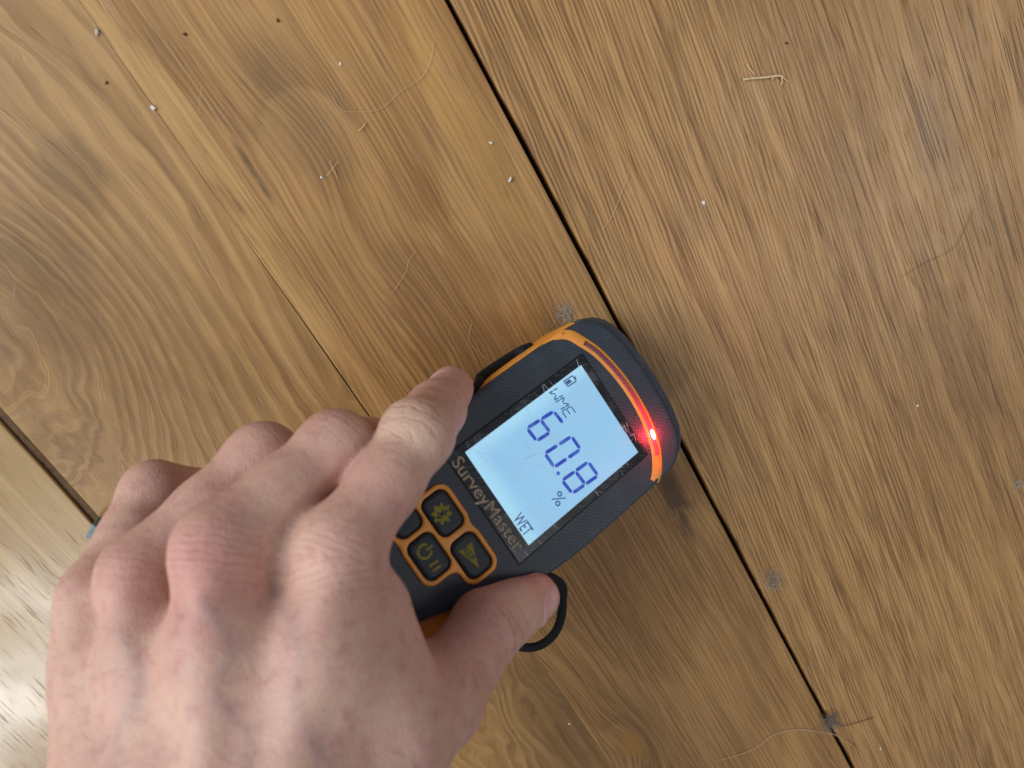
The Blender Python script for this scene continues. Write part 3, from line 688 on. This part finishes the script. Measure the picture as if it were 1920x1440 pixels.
class Field:
    """evaluates the hand on a grid with local boxes, or on loose points"""
    def __init__(s, axes=None, pts=None):
        s.axes = axes; s.pts = pts
        s.shape = tuple(len(a) for a in axes) if axes else (len(pts),)
    def blank(s): return np.full(s.shape, .03, np.float32)
    def local(s, a, b, m):
        if s.axes is None: return (slice(None),), s.pts[:, 0], s.pts[:, 1], s.pts[:, 2]
        sl = []
        for i in range(3):
            lo = min(a[i] - a[3], b[i] - b[3]) - m; hi = max(a[i] + a[3], b[i] + b[3]) + m; ax = s.axes[i]
            sl.append(slice(int(np.searchsorted(ax, lo)), int(np.searchsorted(ax, hi))))
        g = [s.axes[i][sl[i]] for i in range(3)]
        return tuple(sl), g[0][:, None, None], g[1][None, :, None], g[2][None, None, :]
    def join(s, D, a, b, k_, m=.012, sub=False):
        sl, X, Y, Z = s.local(a, b, m + k_)
        d = cone_d(X, Y, Z, a, b).astype(np.float32)
        D[sl] = smin(D[sl], d, k_) if not sub else smax(D[sl], -d, k_)
    def hand(s):
        pal = s.blank()
        for a, b, k_ in PALM: s.join(pal, a, b, k_)
        for j, r, off in KNUCK[:4]:
            c = np.array([*(j[:3] + np.array(off)), r]); s.join(pal, c, c + np.array([1e-5, 0, 0, 0]), .005)
        for a, b, r in TEND:
            c0 = np.array([*(a[:3] + np.array([0, .004, -a[3] + .0012])), r]); c1 = np.array([*(b[:3] + np.array([0, -.005, -b[3] + .0032])), r * .9])
            s.join(pal, c0, c1, .007)
        fs = None
        for nm, (ch, k_) in FING.items():
            D = s.blank()
            for a, b in zip(ch[:-1], ch[1:]): s.join(D, a, b, k_)
            if nm == 'index': c = KNUCK[4]
            elif nm == 'thumb': c = KNUCK[5]
            else: c = None
            if c is not None:
                q_ = np.array([*(c[0][:3] + np.array(c[2])), c[1]]); s.join(D, q_, q_ + np.array([1e-5, 0, 0, 0]), .004)
            if nm == 'thumb':
                c = KNUCK[6]; q_ = np.array([*(c[0][:3] + np.array(c[2])), c[1]]); s.join(D, q_, q_ + np.array([1e-5, 0, 0, 0]), .006)
                s.hook = D
            fs = D if fs is None else smin(fs, D, .0012)
        D = smin(pal, fs, .0034)
        for pl in VEIN:
            pp = catmull(np.array([cpt(*q_) for q_ in pl]), 5, False)
        return D
hh_ = .00085
axes = [np.arange(-.150, .030, hh_, dtype=np.float32), np.arange(-.012, .452, hh_, dtype=np.float32), np.arange(.150, .305, hh_, dtype=np.float32)]
fieldg = Field(axes); Dg = fieldg.hand()
HV, HQ = surface_nets(Dg, np.array([a[0] for a in axes]), hh_)
# keep only what the meter leaves free: nudge skin that would sink into the meter (contact flattening)
Bc = (HV / U - TD) @ RD
def meter_depth(Bc):
    u_, v_, w_ = np.abs(Bc[:, 0]), Bc[:, 1], Bc[:, 2]
    half = np.interp(-v_, [-b for a, b in HALF], [a for a, b in HALF]) + .006
    du = half - u_; dw = .035 - w_
    return np.minimum(du, dw), du, dw
md, du, dw = meter_depth(Bc)
inm = (md > 0) & (Bc[:, 1] < 1.3) & (Bc[:, 1] > -3.4) & (Bc[:, 2] > -.9)
sidew = inm & (du < dw)
Bc[sidew, 0] += np.sign(Bc[sidew, 0]) * du[sidew]; topw = inm & ~sidew; Bc[topw, 2] += dw[topw]
HVc = HV.copy(); HVc[inm] = ((Bc[inm] @ RD.T) + TD) * U
# light smoothing
def smooth_mesh(V, Q, it=3, lam=.5):
    n = len(V); e = np.concatenate([Q[:, [0, 1]], Q[:, [1, 2]], Q[:, [2, 3]], Q[:, [3, 0]]]); e = np.concatenate([e, e[:, ::-1]])
    deg = np.bincount(e[:, 0], minlength=n)[:, None]
    for _ in range(it):
        s = np.stack([np.bincount(e[:, 0], V[e[:, 1], c], minlength=n) for c in range(3)], 1) / deg
        V = V + lam * (s - V)
    return V
HVc = smooth_mesh(HVc, HQ, 4, .5)

def gauss(P, c, s): return np.exp(-((P - c) ** 2).sum(1) / (2 * s * s))
red = .95 * gauss(HVc, mM[:3] + (0, -.0, -.012), .0085) + .45 * gauss(HVc, mM[:3] + (.003, .012, -.012), .008) + .5 * gauss(HVc, iM[:3] + (.004, .004, -.012), .009) + .7 * gauss(HVc, rM[:3] + (0, -.002, -.011), .008) + .35 * gauss(HVc, pM[:3] + (0, 0, -.01), .008) \
    + .45 * gauss(HVc, mid(iM, iP, .62, 0)[:3] + (0, 0, -.008), .009) + .75 * gauss(HVc, iT[:3] + (-.003, -.006, -.003), .006) + .45 * gauss(HVc, iD[:3] + (-.002, -.002, -.008), .006) + .4 * gauss(HVc, mP[:3], .012) + .35 * gauss(HVc, rP[:3], .012) + .3 * gauss(HVc, pP[:3], .012) \
    + .3 * gauss(HVc, tT[:3], .010) + .3 * gauss(HVc, tI[:3], .014) + .2 * gauss(HVc, tM[:3], .02)
pale = .8 * gauss(HVc, iP[:3] + (-.004, -.004, -.009), .0065) + .8 * gauss(HVc, iP[:3] + (.004, .006, -.009), .006) + .8 * gauss(HVc, mid(tI, tT, .72, 0)[:3] + (-.003, -.004, -.008), .0065) + .2 * gauss(HVc, iM[:3] + (-.007, -.004, -.012), .006) + .5 * gauss(HVc, pM[:3] + (-.006, .006, -.008), .008) + .35 * gauss(HVc, iD[:3] + (.007, -.004, -.004), .005)
# crease coordinate (periods across a joint) and mask
cs = np.zeros(len(HVc)); cmk = np.zeros(len(HVc))
def creases(c, axis, period, sig, amp, off):
    global cs, cmk
    ax_ = np.asarray(axis, float); ax_ /= np.linalg.norm(ax_)
    s_ = (HVc - c) @ ax_; side = (HVc - c) - s_[:, None] * ax_
    m_ = amp * np.exp(-(s_ / sig) ** 2) * np.clip(((HVc - c) @ np.asarray(off)) / .004, 0, 1)
    better = m_ > cmk
    lat = np.cross(ax_, np.asarray(off)); sl = (HVc - c) @ (lat / np.linalg.norm(lat))
    cs = np.where(better, s_ / period + (sl / .012) ** 2 * .35 * np.sign(s_), cs); cmk = np.where(better, m_, cmk)
creases(iP[:3], iD[:3] - iM[:3], .0040, .0080, .65, (-.3, -.1, -.95))
creases(tI[:3], tT[:3] - tM[:3], .0048, .0065, .9, (.4, .4, -.8))
creases(mM[:3] + (0, .003, 0), mP[:3] - bM[:3] + np.array([-.012, 0, 0]), .0021, .0085, .50, (0, 0, -1))
creases(rM[:3], rP[:3] - bR[:3], .0023, .0060, .25, (0, 0, -1))
creases(iM[:3], iP[:3] - bI[:3], .0025, .0070, .15, (0, 0, -1))
creases(iD[:3], iT[:3] - iP[:3], .0020, .0040, .40, (-.5, -.5, -.7))
creases(mP[:3], mD[:3] - mM[:3], .0026, .0060, .5, (-.3, -.5, -.8))
vein = np.zeros(len(HVc))
for pl in VEIN:
    pp = catmull(np.array([[q_[0], q_[1]] for q_ in pl], float), 6, False)
    prj = HVc[:, :2] / HVc[:, 2:] * FPX + np.array([CX, CY])
    dmin = np.full(len(HVc), 1e9)
    for q_ in pp: dmin = np.minimum(dmin, np.hypot(prj[:, 0] - q_[0], prj[:, 1] - q_[1]))
    vein = np.maximum(vein, np.exp(-(dmin / 17) ** 2) * (HVc[:, 2] < .215))
HVw = c2w(HVc)

k = NT('skin'); P, x, y, z = k.coords()
ar, ap, acs, acm, av = k.attr('redness'), k.attr('paleness'), k.attr('crease'), k.attr('crease_mask'), k.attr('vein')
mot = k.noise(P, 70, 4.0, .6); mot2 = k.noise(P, 240, 3.0, .6); mot3 = k.noise(P, 900, 2.0, .6)
base = lin(204, 165, 148)
c = k.mix(k.mul(k.ss(mot, .35, .65), .40), base, lin(190, 140, 130))
c = k.mix(k.mul(k.ss(mot2, .50, .72), .40), c, lin(170, 116, 108)); c = k.mix(k.mul(k.ss(mot2, .50, .30), .35), c, lin(208, 178, 148))
c = k.mix(k.mul(k.m('MINIMUM', ar, 1.0), .52), c, lin(190, 122, 118))
c = k.mix(k.mul(k.m('MINIMUM', ap, 1.0), .55), c, lin(214, 188, 160))
c = k.mix(k.mul(av, .30), c, lin(140, 124, 128))
frk = k.mul(k.ss(k.voro(P, 330), .20, .09), k.ss(k.noise(P, 160, 1.0), .50, .60))
c = k.mix(k.mul(frk, .27), c, lin(140, 92, 80))
wob = k.mul(k.sub(k.noise(P, 260, 2.0), .5), .9)
phs = k.m('FRACT', k.add(acs, wob)); ln = k.mul(k.ss(k.m('ABSOLUTE', k.sub(phs, .5)), .16, .0), acm)
ln = k.mul(ln, k.ss(k.noise(P, 330, 1.0), .30, .52))
c = k.mix(k.mul(ln, .34), c, lin(150, 100, 94))
cell = k.voro(P, 1050, 'DISTANCE_TO_EDGE'); cellh = k.ss(cell, .0, .22)
fine = k.noise(k.vec(k.mul(x, 900), k.mul(y, 900), k.mul(z, 900)), 1.0, 2.0, .6)
h1 = k.add(k.mul(cellh, .30), k.add(k.mul(fine, .30), k.mul(mot3, .25)))
nrm = k.bump(h1, .45, .0005); nrm = k.bump(k.mul(ln, -1.0), .55, .0008, nrm); nrm = k.bump(k.add(mot2, k.mul(av, .6)), .22, .0014, nrm)
k.bsdf(Base_Color=c, Roughness=k.mr(mot2, .3, .7, .46, .60), Specular_IOR_Level=.42, Subsurface_Weight=.18, Subsurface_Radius=(.0032, .0012, .0007), Subsurface_Scale=1.0, Normal=nrm)
m_skin = k.mat
hand = bpy.data.objects.new('hand', None); COL.objects.link(hand); hand.empty_display_size = .01
hand.location = tuple(c2w(cpt(430, 1545, .190))); bpy.context.view_layer.update()
tag(hand, 'bare left hand gripping the moisture meter between index finger and thumb', 'hand')
HL = HVw - np.array(hand.location)
me = bpy.data.meshes.new('skin'); me.vertices.add(len(HL)); me.vertices.foreach_set('co', HL.astype(np.float32).ravel())
me.loops.add(len(HQ) * 4); me.loops.foreach_set('vertex_index', HQ.astype(np.int32).ravel())
me.polygons.add(len(HQ)); me.polygons.foreach_set('loop_start', np.arange(0, len(HQ) * 4, 4, dtype=np.int32)); me.polygons.foreach_set('loop_total', np.full(len(HQ), 4, np.int32))
me.update(calc_edges=True); me.validate()
for nm, arr in (('redness', red), ('paleness', pale), ('crease', cs), ('crease_mask', cmk), ('vein', vein)):
    at_ = me.attributes.new(nm, 'FLOAT', 'POINT'); at_.data.foreach_set('value', arr.astype(np.float32))
bm = bmesh.new(); bm.from_mesh(me); bmesh.ops.recalc_face_normals(bm, faces=bm.faces); bm.to_mesh(me); bm.free()
me.shade_smooth(); me.materials.append(m_skin)
skin = bpy.data.objects.new('skin', me); COL.objects.link(skin); skin.parent = hand

# nails, laid on the skin by marching onto the field
def on_skin(p, d, n=40):
    p = np.array(p, float); d = np.asarray(d, float) / np.linalg.norm(d)
    f_ = Field(pts=p.astype(np.float32)); 
    for _ in range(n):
        f_.pts = p.astype(np.float32); v = f_.hand(); p = p - d[None] * np.clip(v, -.002, .004)[:, None] * .8
    return p
k = NT('fingernail'); P, x, y, z = k.coords()
k.bsdf(Base_Color=k.mix(k.ss(k.noise(P, 200, 2.0), .4, .7), lin(206, 158, 158), lin(216, 178, 172)), Roughness=.28, Coat_Weight=.4, Subsurface_Weight=.1, Subsurface_Radius=(.002, .001, .0007)); m_nail = k.mat
def nail(c0, axis, out, L, Wd, lift=.00035):
    ax_ = np.asarray(axis, float); ax_ /= np.linalg.norm(ax_); out = np.asarray(out, float); out -= ax_ * (out @ ax_); out /= np.linalg.norm(out); lat = np.cross(ax_, out)
    na, nb = 15, 13; G = []
    for i in range(na):
        for j in range(nb):
            a, b = i / (na - 1) * 2 - 1, j / (nb - 1) * 2 - 1
            # rounded-rectangle (superellipse) footprint
            q_ = max(abs(a), abs(b)); 
            rr = (abs(a) ** 4 + abs(b) ** 4) ** .25; sc_ = q_ / rr if rr > 0 else 1
            G.append(c0 + ax_ * a * sc_ * L / 2 + lat * b * sc_ * Wd / 2 + out * .012)
    S = on_skin(np.array(G), out)
    edge_ = np.array([max(abs(i / (na - 1) * 2 - 1), abs(j / (nb - 1) * 2 - 1)) for i in range(na) for j in range(nb)])
    S = S + out * (lift * np.where(edge_ > .99, -.6, np.where(edge_ > .84, .7, 1.0)))[:, None]
    Fc = [(i * nb + j, i * nb + j + 1, (i + 1) * nb + j + 1, (i + 1) * nb + j) for i in range(na - 1) for j in range(nb - 1)]
    o = mesh_obj('fingernail', c2w(S) - np.array(hand.location), Fc, m_nail, hand, True)
    bm = bmesh.new(); bm.from_mesh(o.data); bmesh.ops.recalc_face_normals(bm, faces=bm.faces); bm.to_mesh(o.data); bm.free()
    return o
ta = tT[:3] - tI[:3]
nail(tT[:3] + ta / np.linalg.norm(ta) * .0005, ta, (.50, .46, -.73), .0145, .0135, .0006)
ia = iT[:3] - iD[:3]
nail(iT[:3] + ia / np.linalg.norm(ia) * .001, ia, (-.52, -.85, .05), .0115, .0105)

# fine hairs along the little-finger edge and the back of the hand
m_hair = plain('body_hair', lin(150, 118, 92), .5)
Vh, Fh = [], []
nrmv = np.zeros((len(HVc), 3)); fn = np.cross(HVc[HQ[:, 2]] - HVc[HQ[:, 0]], HVc[HQ[:, 3]] - HVc[HQ[:, 1]])
for c_ in range(4): np.add.at(nrmv, HQ[:, c_], fn)
nrmv /= np.linalg.norm(nrmv, axis=1)[:, None] + 1e-12
if ((HVc - HVc.mean(0)) * nrmv).sum() < 0: nrmv = -nrmv
prj = HVc[:, :2] / HVc[:, 2:] * FPX + np.array([CX, CY])
cand = np.where((nrmv[:, 2] < .35) & (prj[:, 1] > 860) & (prj[:, 1] < 1700) & (prj[:, 0] < 330) & (prj[:, 0] + (prj[:, 1] - 1100) * .2 < 330))[0]
cand2 = np.where((nrmv[:, 2] < -.3) & (prj[:, 1] > 1080) & (prj[:, 1] < 1700) & (prj[:, 0] < 800))[0]
pick = np.concatenate([rng.choice(cand, 150), rng.choice(cand2, 170)])
for q_ in pick:
    p = HVc[q_]; nn_ = nrmv[q_]; L = rng.uniform(.002, .0045); d = nn_ * .45 + np.array([-.35, -.55, 0]) + rng.normal(0, .35, 3); d -= nn_ * min(0, d @ nn_); d /= np.linalg.norm(d)
    cv = rng.normal(0, .3, 3); pts_ = [p + d * L * t + cv * L * t * t * .5 for t in (0, .35, .7, 1)]
    a = np.cross(d, [0, 0, 1.0]); a /= np.linalg.norm(a) + 1e-9; b2 = np.cross(d, a); b0 = len(Vh)
    for t, pp in zip((1, .9, .6, .15), pts_):
        for g_ in range(3): th = g_ * 2.094; Vh.append(pp + (a * math.cos(th) + b2 * math.sin(th)) * .000032 * t)
    for i in range(3):
        for g_ in range(3): Fh.append((b0 + i * 3 + g_, b0 + i * 3 + (g_ + 1) % 3, b0 + i * 3 + 3 + (g_ + 1) % 3, b0 + i * 3 + 3 + g_))
ho = mesh_obj('hair', c2w(np.array(Vh)) - np.array(hand.location), Fh, m_hair, hand, True); ho['kind'] = 'stuff'

# ------------------------------------------------------------------ things lying on the boards
m_chip = plain('white_paint_chip', lin(226, 222, 212), .6, .4, .3, 900)
m_crumb = plain('dark_crumb', lin(76, 58, 42), .8, .2, .4, 900)
m_straw = plain('dry_straw', lin(214, 190, 146), .6, .3, .5, 1500, .2, dark=lin(150, 122, 84))
m_dust = plain('grey_dust', lin(196, 186, 174), .95, .1, .4, 1500)
m_thread = plain('pale_hair', lin(206, 176, 138), .45, .5)
m_dhair = plain('dark_hair', lin(78, 56, 40), .5, .4)
m_scrap = plain('blue_grey_plastic', lin(110, 128, 134), .45, .5, .5, 700, .3, dark=lin(70, 90, 98))
def chip(px, py, size, label, cat='paint chip', mat=None, group='specks on the boards', name='paint_chip', seed=0):
    r_ = np.random.default_rng(seed + int(px)); c_ = fl(px, py, 0); n = 7; V, Fc = [], []
    ang = np.sort(r_.uniform(0, 6.283, n)); rad = size / 2 * r_.uniform(.65, 1.15, n); h_ = size * r_.uniform(.25, .45)
    for z_, k_ in ((.0, 1.0), (h_ * .6, .95), (h_, .55)):
        for a, r0 in zip(ang, rad): V.append((r0 * k_ * math.cos(a), r0 * k_ * math.sin(a), z_ * r_.uniform(.8, 1.15) + .0001))
    for q_ in range(2):
        for i in range(n): Fc.append((q_ * n + i, q_ * n + (i + 1) % n, (q_ + 1) * n + (i + 1) % n, (q_ + 1) * n + i))
    Fc += [tuple(range(n))[::-1], tuple(range(2 * n, 3 * n))]
    o = mesh_obj(name, V, Fc, mat or m_chip); o.location = tuple(c_); tag(o, label, cat, group); return o
chip(180, 60, .0026, 'white paint chip nearest the top left corner of the floor')
chip(288, 201, .0026, 'white paint chip lying on the tight joint at upper left')
chip(955, 336, .0028, 'white paint chip beside the dark gap on the middle board')
chip(920, 268, .0016, 'tiny white speck above the chip beside the dark gap')
chip(1320, 380, .0022, 'white oval chip alone on the wide right board')
chip(638, 120, .0014, 'tiny pale speck near the top of the middle board')
chip(603, 332, .0014, 'tiny pale speck beside the frayed fibre tuft on the middle board')
chip(1720, 760, .0013, 'tiny pale speck near the right edge of the wide board')
chip(1650, 1403, .0016, 'tiny pale speck at the bottom right beside the dust clump')
chip(1067, 1357, .0014, 'tiny pale speck on the middle board near the bottom edge')
chip(520, 38, .0017, 'dark crumb near the top edge of the middle board', 'crumb', m_crumb, None, 'crumb')
chip(347, 65, .0013, 'small dark crumb between the top white chips', 'crumb', m_crumb, None, 'crumb')
chip(1475, 80, .0018, 'dark crumb above the straw on the right board', 'crumb', m_crumb, None, 'crumb')
chip(200, 156, .0014, 'dark crumb on the left board between two white chips', 'crumb', m_crumb, None, 'crumb')

def strand(name, pts, rad, mat, label, cat, parent=None, rel=None):
    P_ = catmull(np.array([fl(p[0], p[1], p[2] if len(p) > 2 else .0006) for p in pts]), 6, False)
    r_ = np.interp(np.linspace(0, 1, len(P_)), [0, .1, .9, 1], [.4, 1, 1, .3]) * rad
    if parent:
        o = tube(name, P_ - np.array(parent.location), r_, mat, parent, 6)
    else:
        o = tube(name, P_ - P_[0], r_, mat, None, 6); o.location = tuple(P_[0]); tag(o, label, cat)
    return o
# straw with frayed ends
st = strand('straw', [(1394, 149, .0012), (1410, 147, .0012), (1435, 145, .0013), (1462, 142, .0014), (1470, 147, .0012)], .00048, m_straw, 'pale straw fragment with frayed ends on the right board', 'straw')
for pts_ in ([(1393, 146, .0012), (1396, 153, .0007)], [(1466, 145, .0013), (1467, 153, .0009), (1464, 160, .0006)], [(1452, 144, .0013), (1447, 150, .0007)], [(1468, 144, .0012), (1475, 151, .0008), (1481, 154, .0006)]):
    strand('fibre', pts_, .00026, m_straw, None, None, st)
strand('straw_sliver', [(1401, 121, .0012), (1408, 131, .0008), (1416, 141, .0006)], .00026, m_straw, 'thin straw sliver leaning above the frayed straw', 'straw')
# hairs
strand('hair', [(622, 180), (640, 205), (675, 210), (715, 203), (750, 172), (785, 150), (805, 120), (815, 70)], .00008, m_thread, 'long pale hair curving across the middle board near the top', 'hair')
strand('hair', [(1335, 1428), (1385, 1415), (1420, 1400), (1450, 1378), (1490, 1368), (1530, 1371), (1575, 1382), (1630, 1425)], .00018, m_thread, 'pale thread curving over the dark gap at the bottom edge', 'thread')
strand('hair', [(1128, 432), (1148, 405), (1165, 362), (1180, 322)], .00008, m_thread, 'short pale hair on the right board close to the gap', 'hair')
strand('hair', [(1290, 443), (1350, 436), (1410, 430)], .00006, m_thread, 'faint pale hair under the white oval chip', 'hair')
strand('hair', [(1495, 490), (1560, 502), (1620, 526), (1700, 540)], .00006, m_thread, 'faint pale hair across the middle of the right board', 'hair')
strand('hair', [(1685, 522), (1740, 490), (1790, 462), (1826, 390)], .00007, m_dhair, 'dark hair slanting near the right edge of the floor', 'hair')
strand('hair', [(1575, 1362, .0012), (1600, 1357, .001), (1640, 1345, .0006)], .00018, m_dhair, 'dark hair sticking out of the dust clump in the gap', 'hair')
strand('hair', [(885, 605), (880, 640), (905, 665), (915, 676)], .00006, m_thread, 'fine pale hair on the boards just above the index fingertip', 'hair')
strand('hair', [(735, 550), (760, 512), (766, 490), (780, 470)], .00006, m_thread, 'fine pale hair halfway along the middle board', 'hair')
# tuft of fibres on the middle board
tf = strand('fibre_tuft', [(618, 300, .0012), (624, 316, .0009), (634, 336, .0006)], .00010, m_thread, 'small frayed fibre tuft on the middle board', 'fibre')
for pts_ in ([(634, 302, .0012), (622, 318, .0009)], [(612, 330, .0007), (624, 318, .001), (630, 325, .0006)]): strand('fibre', pts_, .00009, m_thread, None, None, tf)
tf = strand('fibre_tuft', [(672, 245, .0012), (678, 240, .001), (686, 230, .0006)], .0002, m_thread, 'tiny white fibre under the long pale hair', 'fibre')
# dust clumps: tangles of very fine fibre
def dust(px, py, size, n, label, mat=None, z0=.0004, elong=(1, 1)):
    r_ = np.random.default_rng(int(px + py)); c_ = fl(px, py, 0); V, Fc = [], []
    for i in range(n):
        p = r_.normal(0, size * .30, 3) * np.array([elong[0], elong[1], .3]); p[2] = abs(p[2]) + z0; d = r_.normal(0, 1, 3); d[2] *= .3; pts_ = [p]
        for q_ in range(6):
            d = d / np.linalg.norm(d) + r_.normal(0, .55, 3); d[2] *= .4; p = p + d * size * .055; p[2] = max(p[2], .0002); pts_.append(p.copy())
        b0 = len(V); pts_ = np.array(pts_); rr = r_.uniform(.00004, .00009)
        for q_ in pts_:
            for g_ in range(3): V.append(q_ + rr * np.array([math.cos(g_ * 2.094), math.sin(g_ * 2.094), .6 * math.sin(g_ * 2.094 + 1)]))
        for a in range(len(pts_) - 1):
            for g_ in range(3): Fc.append((b0 + a * 3 + g_, b0 + a * 3 + (g_ + 1) % 3, b0 + a * 3 + 3 + (g_ + 1) % 3, b0 + a * 3 + 3 + g_))
    o = mesh_obj('dust_clump', V, Fc, mat or m_dust, None, True); o.location = tuple(c_); tag(o, label, 'dust', 'clumps of grey dust'); return o
dust(1450, 1088, .0090, 110, 'grey dust clump on the edge of the right board beside the gap', elong=(.8, 1.1))
dust(1556, 1352, .0085, 230, 'dark grey dust clump caught in the gap at the bottom right', plain('dark_dust', lin(150, 140, 132), .95, .1, .4, 1500), elong=(.9, 1.1))
dust(1060, 587, .0075, 110, 'grey dust clump at the top corner of the meter head')
dust(1908, 908, .0060, 70, 'faint dust clump at the right edge of the floor')
dust(1545, 1338, .0035, 60, 'small dust wisp just above the clump in the gap', m_crumb)
# blue-grey scrap standing by the filled joint, next to the little finger
c_ = fl(186, 985, 0); V = []
for z_ in (0, .007):
    V += [(-.0035, -.002, z_), (.0035, -.0022, z_ * .9), (.0032, .0022, z_), (-.0034, .002, z_ * 1.05)]
o = mesh_obj('plastic_scrap', V, [(3, 2, 1, 0), (4, 5, 6, 7), (0, 1, 5, 4), (1, 2, 6, 5), (2, 3, 7, 6), (3, 0, 4, 7)], m_scrap); o.location = tuple(c_)
o.rotation_euler = (0, 0, .5); bv = o.modifiers.new('bevel', 'BEVEL'); bv.width = .0006; bv.segments = 2
tag(o, 'small blue-grey plastic scrap beside the little finger at the filled joint', 'scrap')
